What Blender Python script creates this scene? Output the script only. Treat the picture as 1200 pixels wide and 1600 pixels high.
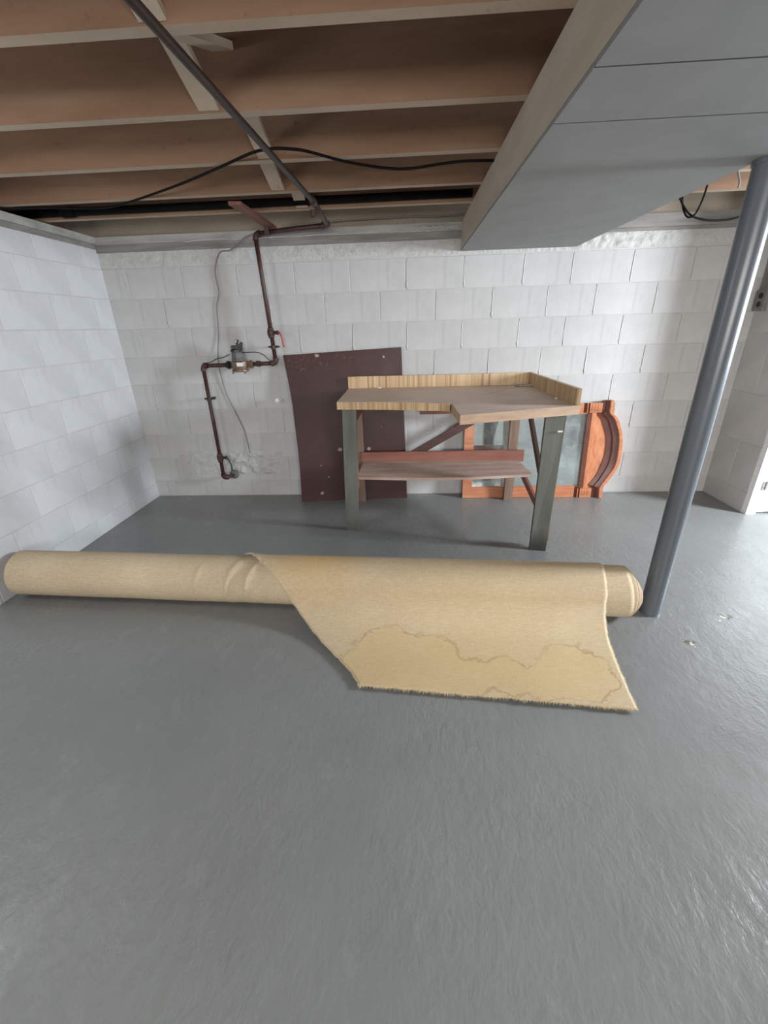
import bpy, bmesh, math, random
from mathutils import Vector, Matrix, noise
random.seed(7)
S = bpy.context.scene
COL = S.collection
for o in list(bpy.data.objects):
    bpy.data.objects.remove(o)

# ------------------------------------------------------------------ camera
YAW, PIT, ROL = -.0595, .4099, -.0303
fw = Vector((math.sin(YAW) * math.cos(PIT), math.cos(YAW) * math.cos(PIT), -math.sin(PIT)))
rt = Vector((math.cos(YAW), -math.sin(YAW), 0))
up = rt.cross(fw)
r2 = rt * math.cos(ROL) + up * math.sin(ROL)
u2 = -rt * math.sin(ROL) + up * math.cos(ROL)
cam = bpy.data.cameras.new('camera')
camo = bpy.data.objects.new('camera', cam)
COL.objects.link(camo)
cam.sensor_fit = 'VERTICAL'
cam.sensor_height = 24
cam.lens = 663.82 / 1600 * 24
cam.clip_start = .05
m3 = Matrix((r2, u2, -fw)).transposed()
camo.matrix_world = Matrix.Translation((0, 0, 1.3218)) @ m3.to_4x4()
S.camera = camo

# ------------------------------------------------------------------ world, exposure, daylight
W = bpy.data.worlds.new('world')
S.world = W
W.use_nodes = True
W.node_tree.nodes['Background'].inputs[0].default_value = (.72, .86, 1, 1)
W.node_tree.nodes['Background'].inputs[1].default_value = 1.0
S.view_settings.view_transform = 'Standard'
S.view_settings.look = 'None'
S.view_settings.gamma = 1
S.view_settings.exposure = 0.0
S.view_settings.use_curve_mapping = False


def area(name, loc, target, sx, sy, power, color, spread=180):
    l = bpy.data.lights.new(name, 'AREA')
    l.shape = 'RECTANGLE'
    l.size = sx
    l.size_y = sy
    l.energy = power
    l.color = color
    l.spread = math.radians(spread)
    o = bpy.data.objects.new(name, l)
    COL.objects.link(o)
    o.location = loc
    d = Vector(target) - Vector(loc)
    o.rotation_euler = d.to_track_quat('-Z', 'Y').to_euler()
    return o


# daylight through the far right and small left windows, plus an added rear fill
area('right_window_daylight', (4.28, 1.72, 1.5), (.8, 2.1, .4), .55, .75, 250, (.86, .93, 1))
area('rear_fill_light', (.7, -2.58, 1.5), (.9, 0, .9), 2.2, .85, 124, (1, .975, .94))
area('left_window_daylight', (-2.19, .95, 1.55), (-.6, 2.6, .7), .5, .32, 8, (.95, .97, 1))


# ------------------------------------------------------------------ helpers
def lin(c):
    return tuple((v / 255 / 12.92) if v / 255 <= .04045 else ((v / 255 + .055) / 1.055) ** 2.4 for v in c) + (1,)


class NT:
    def __init__(s, name):
        s.m = bpy.data.materials.new(name)
        s.m.use_nodes = True
        s.t = s.m.node_tree
        s.b = s.t.nodes['Principled BSDF']
        s.co = s.n('ShaderNodeTexCoord').outputs['Object']

    def n(s, typ, **kw):
        nd = s.t.nodes.new(typ)
        for k, v in kw.items():
            setattr(nd, k, v)
        return nd

    def l(s, a, b):
        s.t.links.new(a, b)

    def mapped(s, scale=(1, 1, 1), rot=(0, 0, 0), loc=(0, 0, 0)):
        mp = s.n('ShaderNodeMapping')
        mp.inputs['Scale'].default_value = scale
        mp.inputs['Rotation'].default_value = rot
        mp.inputs['Location'].default_value = loc
        s.l(s.co, mp.inputs[0])
        return mp.outputs[0]

    def noise(s, vec, scale=5, detail=5, rough=.55, dist=0):
        nd = s.n('ShaderNodeTexNoise')
        nd.inputs['Scale'].default_value = scale
        nd.inputs['Detail'].default_value = detail
        nd.inputs['Roughness'].default_value = rough
        nd.inputs['Distortion'].default_value = dist
        s.l(vec, nd.inputs['Vector'])
        return nd.outputs[0]

    def ramp(s, fac, stops):
        r = s.n('ShaderNodeValToRGB')
        e = r.color_ramp.elements
        while len(e) < len(stops):
            e.new(.5)
        for i, (p, c) in enumerate(stops):
            e[i].position = p
            e[i].color = c if len(c) == 4 else lin(c)
        s.l(fac, r.inputs[0])
        return r.outputs[0]

    def val(s, fac, lo, hi, a=0., b=1.):
        r = s.n('ShaderNodeMapRange')
        r.inputs[1].default_value = lo
        r.inputs[2].default_value = hi
        r.inputs[3].default_value = a
        r.inputs[4].default_value = b
        s.l(fac, r.inputs[0])
        return r.outputs[0]

    def mix(s, fac, a, b, mode='MIX'):
        x = s.n('ShaderNodeMix', data_type='RGBA', blend_type=mode)
        for inp, v in ((x.inputs[0], fac), (x.inputs[6], a), (x.inputs[7], b)):
            if isinstance(v, (int, float)):
                inp.default_value = v
            elif isinstance(v, tuple):
                inp.default_value = v if len(v) == 4 else lin(v)
            else:
                s.l(v, inp)
        return x.outputs[2]

    def math(s, op, a, b=None, c=None):
        x = s.n('ShaderNodeMath', operation=op)
        for i, v in enumerate((a, b, c)):
            if v is None:
                continue
            if isinstance(v, (int, float)):
                x.inputs[i].default_value = v
            else:
                s.l(v, x.inputs[i])
        return x.outputs[0]

    def dist(s, p, vec=None, scale=(1, 1, 1)):
        sub = s.n('ShaderNodeVectorMath', operation='SUBTRACT')
        s.l(vec or s.co, sub.inputs[0])
        sub.inputs[1].default_value = p
        mul = s.n('ShaderNodeVectorMath', operation='MULTIPLY')
        s.l(sub.outputs[0], mul.inputs[0])
        mul.inputs[1].default_value = scale
        ln = s.n('ShaderNodeVectorMath', operation='LENGTH')
        s.l(mul.outputs[0], ln.inputs[0])
        return ln.outputs['Value']

    def out(s, color=None, rough=None, bump=None, bstr=.3, bdist=.004, metal=None, spec=None):
        B = s.b
        if color is not None:
            if isinstance(color, tuple):
                B.inputs['Base Color'].default_value = color if len(color) == 4 else lin(color)
            else:
                s.l(color, B.inputs['Base Color'])
        if rough is not None:
            if isinstance(rough, (int, float)):
                B.inputs['Roughness'].default_value = rough
            else:
                s.l(rough, B.inputs['Roughness'])
        if metal is not None:
            B.inputs['Metallic'].default_value = metal
        if spec is not None:
            B.inputs['Specular IOR Level'].default_value = spec
        if bump is not None:
            b = s.n('ShaderNodeBump')
            b.inputs['Strength'].default_value = bstr
            b.inputs['Distance'].default_value = bdist
            s.l(bump, b.inputs['Height'])
            s.l(b.outputs[0], B.inputs['Normal'])
        return s.m


def simple(name, c1, c2, rough=.6, scale=8, stretch=(1, 1, 1), bstr=.2, bdist=.002, metal=0, spec=.5, bscale=60):
    t = NT(name)
    v = t.mapped(stretch)
    nz = t.noise(v, scale, 6, .6)
    c = t.ramp(nz, [(.3, c1), (.7, c2)])
    bp = t.noise(v, bscale, 4, .6)
    return t.out(c, rough, bp, bstr, bdist, metal, spec)


# ---- materials
def m_wall(name, base1, base2, grime=.25):
    t = NT(name)
    big = t.noise(t.mapped((1, 1, 1)), 2.2, 5, .6)
    c = t.ramp(big, [(.3, base1), (.7, base2)])
    sp = t.noise(t.mapped((1, 1, .7)), 14, 8, .7)
    g = t.val(sp, .62, .74, 0, grime)
    c = t.mix(g, c, (150, 145, 140))
    pin = t.noise(t.mapped(), 55, 3, .5)
    c = t.mix(t.val(pin, .74, .79, 0, .6), c, (105, 98, 94))
    dr = t.noise(t.mapped((7, 7, .6)), 3, 4, .6)
    c = t.mix(t.val(dr, .58, .75, 0, .3), c, (150, 148, 147))
    h1 = t.noise(t.mapped(), 30, 7, .65)
    h2 = t.noise(t.mapped((1, 1, 2.2)), 6, 4, .5)
    h = t.math('ADD', t.math('MULTIPLY', h1, .5), h2)
    return t.out(c, .62, h, .55, .004, spec=.3)


M_block = m_wall('white_painted_block', (182, 181, 180), (200, 199, 198), .3)
M_block_left = m_wall('white_painted_block_worn', (194, 195, 197), (210, 211, 213), .5)
M_mortar = m_wall('white_painted_mortar', (186, 185, 183), (202, 201, 199), .25)


def m_lump(name):
    t = NT(name)
    n1 = t.noise(t.mapped((1, 1, 1.3)), 24, 7, .65, .6)
    c = t.ramp(n1, [(.28, (176, 173, 169)), (.42, (188, 187, 184)), (.7, (200, 199, 197))])
    return t.out(c, .6, t.noise(t.mapped(), 38, 6, .6, .4), .9, .008, spec=.3)


M_lump = m_lump('lumpy_white_mortar')


def m_floor():
    t = NT('grey_painted_concrete')
    v = t.mapped((1, 1, 1))
    big = t.noise(v, 1.1, 6, .6)
    c = t.ramp(big, [(.3, (125, 127, 126)), (.7, (137, 139, 137))])
    # rubbed, paler trowel streaks
    st = t.noise(t.mapped((1.5, .9, 1), rot=(0, 0, .5)), 6, 10, .76, .3)
    c = t.mix(t.val(st, .56, .74, 0, .3), c, (168, 170, 169))
    sp = t.noise(v, 60, 3, .5)
    c = t.mix(t.val(sp, .76, .8, 0, .5), c, (92, 92, 90))
    nz = t.noise(v, 26, 5, .7, .8)
    for p, rad in (((1.51, 1.745, 0), .10), ((1.253, 1.56, 0), .075)):
        d = t.dist(p, scale=(1, 1.5, 1))
        near = t.val(d, 0, rad, 1, 0)
        mk = t.math('MULTIPLY', t.val(t.math('ADD', nz, t.math('MULTIPLY', near, .35)), .74, .79, 0, 1), t.val(near, .05, .2, 0, 1))
        c = t.mix(mk, c, (88, 78, 68))
        mk2 = t.math('MULTIPLY', t.val(t.math('ADD', t.noise(v, 41, 4, .6), t.math('MULTIPLY', near, .2)), .72, .76, 0, 1), t.val(near, .05, .2, 0, 1))
        c = t.mix(mk2, c, (205, 200, 190))
    r = t.val(t.noise(t.mapped((1.3, 1, 1), rot=(0, 0, .4)), 3.5, 7, .65, .8), .3, .7, .22, .42)
    msk = t.val(t.noise(v, 1.3, 3, .5), .4, .65, .25, 1)
    h1 = t.math('MULTIPLY', t.noise(t.mapped((1.5, .9, 1), rot=(0, 0, .5)), 20, 7, .6, .35), msk)
    h2 = t.noise(v, 2.0, 4, .5)
    h3 = t.noise(v, 90, 3, .5)
    h = t.math('ADD', t.math('ADD', t.math('MULTIPLY', h1, 1.0), t.math('MULTIPLY', h2, 1.6)), t.math('MULTIPLY', h3, .16))
    return t.out(c, r, h, .5, .009, spec=.45)


M_floor = m_floor()


def m_joist(name, c1, c2, c3):
    t = NT(name)
    v = t.mapped((.35, 1, 2.2))
    n1 = t.noise(v, 4, 7, .6)
    c = t.ramp(n1, [(.3, c1), (.55, c2), (.75, c3)])
    s = t.noise(t.mapped((1, 1, 1)), 22, 6, .7)
    c = t.mix(t.val(s, .62, .72, 0, .4), c, (70, 54, 44))
    h = t.noise(t.mapped((.4, 1, 3)), 40, 5, .6)
    return t.out(c, .75, h, .3, .002, spec=.2)


M_joist = m_joist('beige_whitewashed_timber', (126, 97, 76), (142, 112, 90), (156, 128, 106))
M_jedge = m_joist('pale_joist_edge', (166, 150, 132), (184, 168, 150), (196, 182, 165))  # paler tone for joist undersides and bridging struts
M_rim = m_joist('pale_beige_timber', (160, 148, 130), (172, 160, 142), (184, 172, 154))
M_sub = m_joist('brown_subfloor_timber', (92, 72, 58), (108, 86, 70), (120, 98, 80))
M_sill = simple('dusty_white_sill', (150, 148, 144), (186, 184, 180), .8, 10, (.3, 1, 3), .4)
M_sill_grey = simple('dusty_grey_sill', (120, 116, 112), (150, 146, 142), .85, 10, (.3, 1, 3), .5)
M_plank = simple('cream_painted_plank', (176, 163, 146), (192, 180, 164), .7, 9, (1, .3, 2), .35)
M_soffit = simple('pale_grey_soffit_board', (134, 135, 135), (146, 147, 147), .6, 5, (1, 1, 1), .12, .001)
M_post = simple('blue_grey_enamel', (88, 94, 100), (98, 104, 110), .3, 8, (1, 1, .3), .12, .001)
M_iron = simple('maroon_brown_iron_pipe', (56, 33, 31), (76, 48, 44), .5, 20, (1, 1, .3), .3, .001)
M_iron_dark = simple('dark_iron_pipe', (40, 28, 25), (58, 42, 37), .5, 20, (1, .3, 1), .3, .001)
M_black = simple('black_sheathing', (13, 11, 11), (20, 17, 17), .7, 20, spec=.15)
M_blackpipe = simple('black_iron', (12, 10, 10), (20, 16, 15), .8, 12, spec=.1)
M_cleat = simple('red_brown_cleat', (104, 66, 58), (130, 88, 78), .65, 12, (1, .2, 1))
M_bronze = simple('aged_bronze', (112, 92, 76), (140, 116, 96), .45, 30, metal=.5)
M_greycast = simple('grey_cast_cover', (84, 84, 84), (112, 112, 112), .6, 30)
M_darkmetal = simple('dark_steel', (44, 44, 46), (66, 66, 68), .4, 30, metal=.6)
M_lightmetal = simple('pale_zinc', (165, 165, 162), (190, 190, 186), .4, 30, metal=.6)
M_red = simple('red_vinyl_grip', (176, 44, 52), (190, 56, 62), .4, 20)
M_blue = simple('dark_blue_grip', (42, 54, 74), (52, 64, 86), .4, 20)
M_tag = simple('white_label', (225, 225, 222), (235, 235, 232), .5, 10)
M_cable = simple('grey_cable_sheath', (120, 116, 112), (136, 132, 128), .6, 20)
M_greywood = simple('grey_green_painted_timber', (92, 94, 88), (116, 117, 110), .75, 6, (3, 3, .5), .4)
M_rawwood = simple('raw_brown_timber', (120, 98, 82), (146, 122, 104), .8, 8, (3, 3, .4), .4)
M_redwood = simple('reddish_timber', (126, 78, 64), (150, 98, 82), .6, 10, (.4, 2, 2), .3)
M_darkwood = simple('dark_red_brown_timber', (70, 46, 42), (92, 64, 57), .65, 10, (.6, 2, 2), .3)
M_door = simple('glossy_white_door_paint', (232, 233, 234), (240, 241, 242), .4, 4, bstr=.05)
M_outlet = simple('dusty_metal_box', (110, 108, 104), (136, 134, 130), .6, 20)
M_socket = simple('black_socket', (30, 29, 28), (40, 38, 37), .5, 20)


def m_shelf():
    t = NT('dusty_shelf_board')
    n1 = t.noise(t.mapped((.5, 2.6, 1)), 7, 7, .65)
    c = t.ramp(n1, [(.3, (158, 132, 118)), (.55, (184, 160, 146)), (.75, (202, 180, 168))])
    pt = t.noise(t.mapped((1, 2, 1)), 16, 6, .7, 1)
    near = t.val(t.dist((-.05, 2.95, .37), scale=(1, 2.4, 1)), .1, .42, 1, 0)
    c = t.mix(t.math('MULTIPLY', t.val(pt, .57, .63), near), c, (214, 204, 192))
    dk = t.noise(t.mapped((1, 2, 1)), 5, 5, .6)
    c = t.mix(t.math('MULTIPLY', t.val(dk, .5, .62, 0, .6), near), c, (104, 82, 70))
    return t.out(c, .8, n1, .2, .002, spec=.2)


M_shelf = m_shelf()


def m_counter(name, rot, dust=.55):
    t = NT(name)
    n1 = t.noise(t.mapped((.5, 11, 1), rot=(0, 0, rot)), 6, 6, .6, .3)
    c = t.ramp(n1, [(.3, (182, 154, 130)), (.5, (206, 180, 156)), (.7, (220, 196, 174))])
    d = t.noise(t.mapped((1, 1.6, 1)), 3.2, 6, .65)
    c = t.mix(t.val(d, .4, .62, .1, dust), c, (208, 194, 182))
    return t.out(c, t.val(d, .4, .6, .42, .6), n1, .05, .001, spec=.35)


M_top_l = m_counter('woodgrain_laminate_long', 0)
M_top_r = m_counter('woodgrain_laminate_short', -.32, .4)


def m_stripe(name, axis):
    t = NT(name)
    sc = [.6, .6, .05]
    sc[axis] = 9
    n1 = t.noise(t.mapped(tuple(sc)), 6.5, 4, .7)
    c = t.ramp(n1, [(.3, (140, 106, 72)), (.42, (178, 146, 108)), (.55, (206, 176, 136)), (.72, (222, 198, 162))])
    n2 = t.noise(t.mapped(), 5, 4, .6)
    c = t.mix(t.val(n2, .45, .7, 0, .3), c, (160, 136, 112))
    return t.out(c, .42, spec=.4)


M_edge_x = m_stripe('striped_laminate_edge', 0)
M_edge_y = m_stripe('striped_laminate_side_edge', 1)
M_core = simple('chipboard_core', (120, 92, 66), (146, 116, 86), .85, 40)


def m_panel():
    t = NT('maroon_painted_sheet')
    n1 = t.noise(t.mapped((1, 1, 1)), 3, 6, .6)
    c = t.ramp(n1, [(.3, (58, 32, 30)), (.7, (72, 42, 39))])
    s = t.noise(t.mapped(), 34, 6, .7)
    top = t.val(t.dist((-.28, .1, 1.13), scale=(.7, 0, 2.2)), .04, .34, 1, 0)
    c = t.mix(t.math('MULTIPLY', t.val(s, .56, .68), t.math('MULTIPLY', top, .38)), c, (160, 150, 144))
    wob = t.math('MULTIPLY', t.math('SUBTRACT', t.noise(t.mapped(), 45, 4, .6), .5), .03)
    for (x, z, r) in ((-.101, .423, .017), (.134, .424, .015), (-.266, .068, .017), (-.2, .205, .008), (-.235, 1.14, .013), (.27, 1.12, .007), (-.26, .30, .006), (.24, .6, .004)):
        d = t.math('ADD', t.dist((x, 0, z), scale=(1, 0, 1)), wob)
        c = t.mix(t.val(d, r * .8, r, 1, 0), c, (170, 148, 140))
    return t.out(c, t.val(n1, .3, .7, .38, .55), t.noise(t.mapped(), 30, 5, .6), .12, .002, spec=.4)


M_panel = m_panel()


def m_orange():
    t = NT('orange_stained_pine')
    n1 = t.noise(t.mapped((3.5, 3.5, 1.1), rot=(0, .3, 0)), 9, 6, .6, .8)
    c = t.ramp(n1, [(.3, (176, 108, 74)), (.55, (200, 134, 96)), (.75, (214, 152, 114))])
    return t.out(c, .33, n1, .05, .001, spec=.5)


M_orange = m_orange()
M_orange_h = simple('orange_stained_pine_rail', (174, 106, 74), (206, 140, 102), .33, 9, (.6, 3, 5), .05, .001)
M_cove = simple('shade_darkened_moulding', (92, 52, 44), (112, 66, 56), .35, 12)  # colour darkened to carry the shade on the cove's inner side


def m_glass():
    t = NT('dusty_mirror')
    g = t.n('ShaderNodeBsdfGlossy')
    g.inputs['Color'].default_value = (.80, .88, .86, 1)
    g.inputs['Roughness'].default_value = .06
    d = t.n('ShaderNodeBsdfDiffuse')
    d.inputs['Color'].default_value = (.55, .6, .6, 1)
    mx = t.n('ShaderNodeMixShader')
    nz = t.noise(t.mapped((1, 1, 1)), 9, 7, .7)
    t.l(t.val(nz, .4, .7, .12, .42), mx.inputs[0])
    t.l(g.outputs[0], mx.inputs[1])
    t.l(d.outputs[0], mx.inputs[2])
    t.l(mx.outputs[0], t.t.nodes['Material Output'].inputs[0])
    return t.m


M_glass = m_glass()


def m_carpet(name, flap=False):
    t = NT(name)
    big = t.noise(t.mapped((.8, 1.2, 1.2)), 2.4, 5, .6)
    c = t.ramp(big, [(.3, (193, 175, 146)), (.6, (205, 188, 160)), (.8, (217, 202, 175))])
    th = t.noise(t.mapped((1.2, 9, 9)), 24, 4, .65)
    fl2 = t.noise(t.mapped((6, 2, 2)), 30, 3, .6)
    c = t.mix(t.val(th, .35, .65, 0, .36), c, (158, 134, 100))
    c = t.mix(t.val(fl2, .5, .7, 0, .3), c, (228, 214, 188))
    if flap:
        # object origin stands at (0, 1.8, 0): local = world - (0,1.8,0)
        wob = t.math('MULTIPLY', t.math('SUBTRACT', t.noise(t.mapped(), 11, 5, .65, .3), .5), .13)
        dm = None
        for (x, y, r) in ((-.09, -.40, .19), (.07, -.40, .165), (.67, -.44, .15), (.40, -.47, .10), (.24, -.49, .11), (.54, -.5, .1)):
            d = t.math('SUBTRACT', t.dist((x, y, 0), scale=(1, 1, 0)), r)
            dm = d if dm is None else t.math('SMOOTH_MIN', dm, d, .03)
        d = t.math('ADD', dm, wob)
        c = t.mix(t.val(d, -.02, .0, .22, 0), c, (212, 178, 110))
        ad = t.math('ABSOLUTE', d)
        ln = t.val(ad, .001, .009, .6, 0)
        brk = t.val(t.noise(t.mapped(), 7, 3, .5), .4, .55, .35, 1)
        c = t.mix(t.math('MULTIPLY', ln, brk), c, (152, 116, 74))
        ye = t.val(t.dist((-.45, .05, .2), scale=(.8, 1.3, 0)), .02, .26, .45, 0)
        c = t.mix(ye, c, (214, 172, 96))
        ye2 = t.val(t.dist((.3, -.35, .0), scale=(.5, 1, 0)), .05, .45, .3, 0)
        c = t.mix(ye2, c, (214, 186, 126))
    hh = t.math('ADD', t.math('MULTIPLY', th, .8), t.math('MULTIPLY', fl2, .3))
    return t.out(c, .9, hh, .35, .002, spec=.1)


M_carpet = m_carpet('woven_jute_backing')
M_flap = m_carpet('stained_jute_backing', True)
M_fringe = simple('frayed_threads', (196, 180, 150), (214, 200, 172), .9, 30)
M_pile = simple('pinkish_carpet_pile', (150, 122, 106), (188, 160, 142), .95, 60, bstr=.6, bdist=.004)
M_paper = simple('crumpled_paper', (196, 186, 172), (220, 212, 200), .8, 20)


# ---- mesh builder (world coordinates in, parent-relative out)
def base_of(o):
    b = Vector((0, 0, 0))
    while o is not None:
        b += o.location
        o = o.parent
    return b


def tag(o, label=None, cat=None, group=None, kind=None):
    if label: o['label'] = label
    if cat: o['category'] = cat
    if group: o['group'] = group
    if kind: o['kind'] = kind
    return o


def thing(name, loc, label, cat, group=None):
    o = bpy.data.objects.new(name, None)
    COL.objects.link(o)
    o.location = loc
    o.empty_display_size = .1
    return tag(o, label, cat, group)


class MB:
    def __init__(s):
        s.b = bmesh.new()

    def face(s, vs):
        try:
            return s.b.faces.new(vs)
        except ValueError:
            return None

    def hexa(s, p):  # 8 points: bottom 4 ccw, top 4 ccw
        v = [s.b.verts.new(q) for q in p]
        for f in ((3, 2, 1, 0), (4, 5, 6, 7), (0, 1, 5, 4), (1, 2, 6, 5), (2, 3, 7, 6), (3, 0, 4, 7)):
            s.face([v[i] for i in f])
        return s

    def box(s, x0, x1, y0, y1, z0, z1):
        return s.hexa([(x0, y0, z0), (x1, y0, z0), (x1, y1, z0), (x0, y1, z0), (x0, y0, z1), (x1, y0, z1), (x1, y1, z1), (x0, y1, z1)])

    def bar(s, a, b, w, t, side=(0, 0, 1)):
        """bar from a to b, width w along 'side', thickness t across"""
        a, b = Vector(a), Vector(b)
        d = (b - a).normalized()
        sd = Vector(side)
        sd = (sd - d * sd.dot(d)).normalized() * (w / 2)
        n = d.cross(sd).normalized() * (t / 2)
        return s.hexa([a - sd - n, a + sd - n, a + sd + n, a - sd + n, b - sd - n, b + sd - n, b + sd + n, b - sd + n])

    def prism(s, pts, z0, z1):  # xy polygon
        n = len(pts)
        lo = [s.b.verts.new((x, y, z0)) for x, y in pts]
        hi = [s.b.verts.new((x, y, z1)) for x, y in pts]
        s.face(lo[::-1])
        s.face(hi)
        for i in range(n):
            s.face([lo[i], lo[(i + 1) % n], hi[(i + 1) % n], hi[i]])
        return s

    def ring(s, c, ax, r, n, ph=0.):
        ax = Vector(ax).normalized()
        t = Vector((0, 0, 1)) if abs(ax.z) < .9 else Vector((1, 0, 0))
        u = ax.cross(t).normalized()
        v = ax.cross(u)
        return [s.b.verts.new(Vector(c) + (u * math.cos(ph + 2 * math.pi * i / n) + v * math.sin(ph + 2 * math.pi * i / n)) * r) for i in range(n)]

    def loft(s, rings, cap=True):
        for a, b in zip(rings, rings[1:]):
            n = len(a)
            for i in range(n):
                s.face([a[i], a[(i + 1) % n], b[(i + 1) % n], b[i]])
        if cap:
            s.face(rings[0][::-1])
            s.face(rings[-1])
        return s

    def lathe(s, c, ax, prof, n=20):
        c = Vector(c)
        a = Vector(ax).normalized()
        return s.loft([s.ring(c + a * h, a, max(r, 1e-4), n) for h, r in prof])

    def tube(s, pts, r, n=10, cap=True):
        pts = [Vector(p) for p in pts]
        rings = []
        u = None
        for i, p in enumerate(pts):
            d = ((pts[min(i + 1, len(pts) - 1)] - p).normalized() + (p - pts[max(i - 1, 0)]).normalized())
            d = d.normalized() if d.length > 1e-6 else Vector((0, 0, 1))
            if u is None:
                t = Vector((0, 0, 1)) if abs(d.z) < .9 else Vector((1, 0, 0))
                u = d.cross(t).normalized()
            u = (u - d * u.dot(d)).normalized()
            v = d.cross(u)
            rr = r[i] if isinstance(r, (list, tuple)) else r
            rings.append([s.b.verts.new(p + (u * math.cos(2 * math.pi * k / n) + v * math.sin(2 * math.pi * k / n)) * rr) for k in range(n)])
        return s.loft(rings, cap)

    def grid(s, fn, nu, nv, closed_u=False):
        V = [[s.b.verts.new(fn(i / (nu if closed_u else nu - 1), j / (nv - 1))) for i in range(nu)] for j in range(nv)]
        for j in range(nv - 1):
            for i in range(nu if closed_u else nu - 1):
                k = (i + 1) % nu
                s.face([V[j][i], V[j][k], V[j + 1][k], V[j + 1][i]])
        return V

    def build(s, name, mat, parent=None, bevel=0, smooth=False, loc=None, seg=1, auto=None):
        if bevel:
            es = [e for e in s.b.edges if len(e.link_faces) == 2 and e.calc_face_angle(0) > .6]
            bmesh.ops.bevel(s.b, geom=es, offset=bevel, segments=seg, affect='EDGES', profile=.6)
        bmesh.ops.recalc_face_normals(s.b, faces=s.b.faces)
        off = base_of(parent)
        L = Vector(loc) if loc is not None else Vector((0, 0, 0))
        bmesh.ops.translate(s.b, verts=s.b.verts, vec=-(off + (L if parent is None else Vector((0, 0, 0)))))
        me = bpy.data.meshes.new(name)
        s.b.to_mesh(me)
        s.b.free()
        me.materials.append(mat)
        if smooth:
            for p in me.polygons:
                p.use_smooth = True
            if auto:
                me.set_sharp_from_angle(angle=auto)
        o = bpy.data.objects.new(name, me)
        COL.objects.link(o)
        if parent is None:
            o.location = L
        o.parent = parent
        return o


def bez(pts, n=8):
    """Catmull-Rom through points"""
    P = [Vector(p) for p in pts]
    P = [P[0] * 2 - P[1]] + P + [P[-1] * 2 - P[-2]]
    out = []
    for i in range(1, len(P) - 2):
        for k in range(n):
            t = k / n
            a, b, c, d = P[i - 1:i + 3]
            out.append(.5 * ((2 * b) + (c - a) * t + (2 * a - 5 * b + 4 * c - d) * t * t + (3 * b - a - 3 * c + d) * t ** 3))
    out.append(P[-2])
    return out


# ================================================================== SETTING
XL, YB, XR = -2.2, 3.427, 2.45
ZJ, JH = 1.965, .185          # joist underside, joist depth
X2, YR = 4.3, -2.6            # far right wall, rear wall

o = MB().box(-2.6, X2 + .2, YR - .2, 3.75, -.1, 0).build('floor', M_floor)
o['kind'] = 'structure'

ceil = MB().box(-2.6, X2 + .2, YR - .2, 3.75, ZJ + JH, ZJ + JH + .03).build('ceiling', M_sub)
ceil['kind'] = 'structure'

ROWS = [0.0, .139, .342, .545, .748, .951, 1.155, 1.358, 1.561, 1.764]
J1 = [-2.03, -1.621, -1.21, -.797, -.397, .005, .408, .819, 1.15, 1.554, 1.96, 2.36]
J2 = [-1.79, -1.41, -1.0, -.594, -.187, .213, .616, 1.002, 1.335, 1.75, 2.16]
GAP = .0042


def blk(x0, x1, z0, z1, mat, parent, y, horizontal='x', flip=1):
    """one block: front face lies proud of the mortar bed"""
    w, h = x1 - x0 - GAP, z1 - z0 - GAP
    key = (round(w, 3), round(h, 3), horizontal, flip, mat.name)
    me = BL.get(key)
    cx, cz = (x0 + x1) / 2, (z0 + z1) / 2
    if me is None:
        b = bmesh.new()
        bmesh.ops.create_cube(b, size=1)
        for v in b.verts:
            if horizontal == 'x':
                v.co = Vector((v.co.x * w, v.co.y * .024, v.co.z * h))
            else:
                v.co = Vector((v.co.x * .024, v.co.y * w, v.co.z * h))
        es = [e for e in b.edges]
        bmesh.ops.bevel(b, geom=es, offset=.0022, segments=1, affect='EDGES')
        me = bpy.data.meshes.new('block')
        b.to_mesh(me)
        b.free()
        me.materials.append(mat)
        BL[key] = me
    o = bpy.data.objects.new('block', me)
    COL.objects.link(o)
    j = random.uniform(-.0009, .0012)
    t = random.uniform(-.0022, .0022)
    if horizontal == 'x':
        o.location = (cx, y + .012 + j, cz)
        o.rotation_euler = (random.uniform(-.004, .004), random.uniform(-.0012, .0012), t)
    else:
        o.location = (y + flip * (.012 + j), cx, cz)
        o.rotation_euler = (0, random.uniform(-.004, .004), t)
    o.parent = parent
    return o


BL = {}
# back wall
wb = MB().box(-2.45, 2.62, YB + .0028, YB + .25, 0, 1.90).build('wall_back', M_mortar)
wb['kind'] = 'structure'
for k in range(9):
    z0, z1 = ROWS[8 - k], ROWS[9 - k]
    js = J1 if k % 2 == 0 else J2
    xs = [XL - .1] + js + [XR + .1]
    for a, b_ in zip(xs, xs[1:]):
        blk(a, b_, z0, z1, M_block, wb, YB)


def cap_fn(x0, x1, z0, z1, amp, y, seed=0.):
    def f(u, v):
        x, z = x0 + (x1 - x0) * u, z0 + (z1 - z0) * v
        e = min(u, 1 - u, .5) * (x1 - x0) / .08
        e2 = min(v, 1 - v) * (z1 - z0) / .03
        w = max(0, min(1, e, e2))
        n = noise.fractal(Vector((x * 13, seed, z * 17)), .8, 2.1, 4)
        a = amp(x) if callable(amp) else amp
        return (x, y - a * w * (.5 + n), z)
    return f


g = MB()
g.grid(cap_fn(XL - .05, XR + .05, 1.768, 1.885, lambda x: .004 + .012 * math.exp(-((x - 1.25) / .35) ** 2) + .006 * math.exp(-((x - .33) / .12) ** 2), YB - .001), 420, 14)
o = g.build('mortar_cap', M_lump, wb, smooth=True)
g = MB()
g.grid(cap_fn(-1.95, -1.02, .19, .40, lambda x: .014 * math.exp(-((x + 1.35) / .3) ** 2) + .002, YB + .0006, 4.), 150, 40)
g.build('mortar_patch', M_lump, wb, smooth=True)
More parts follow.
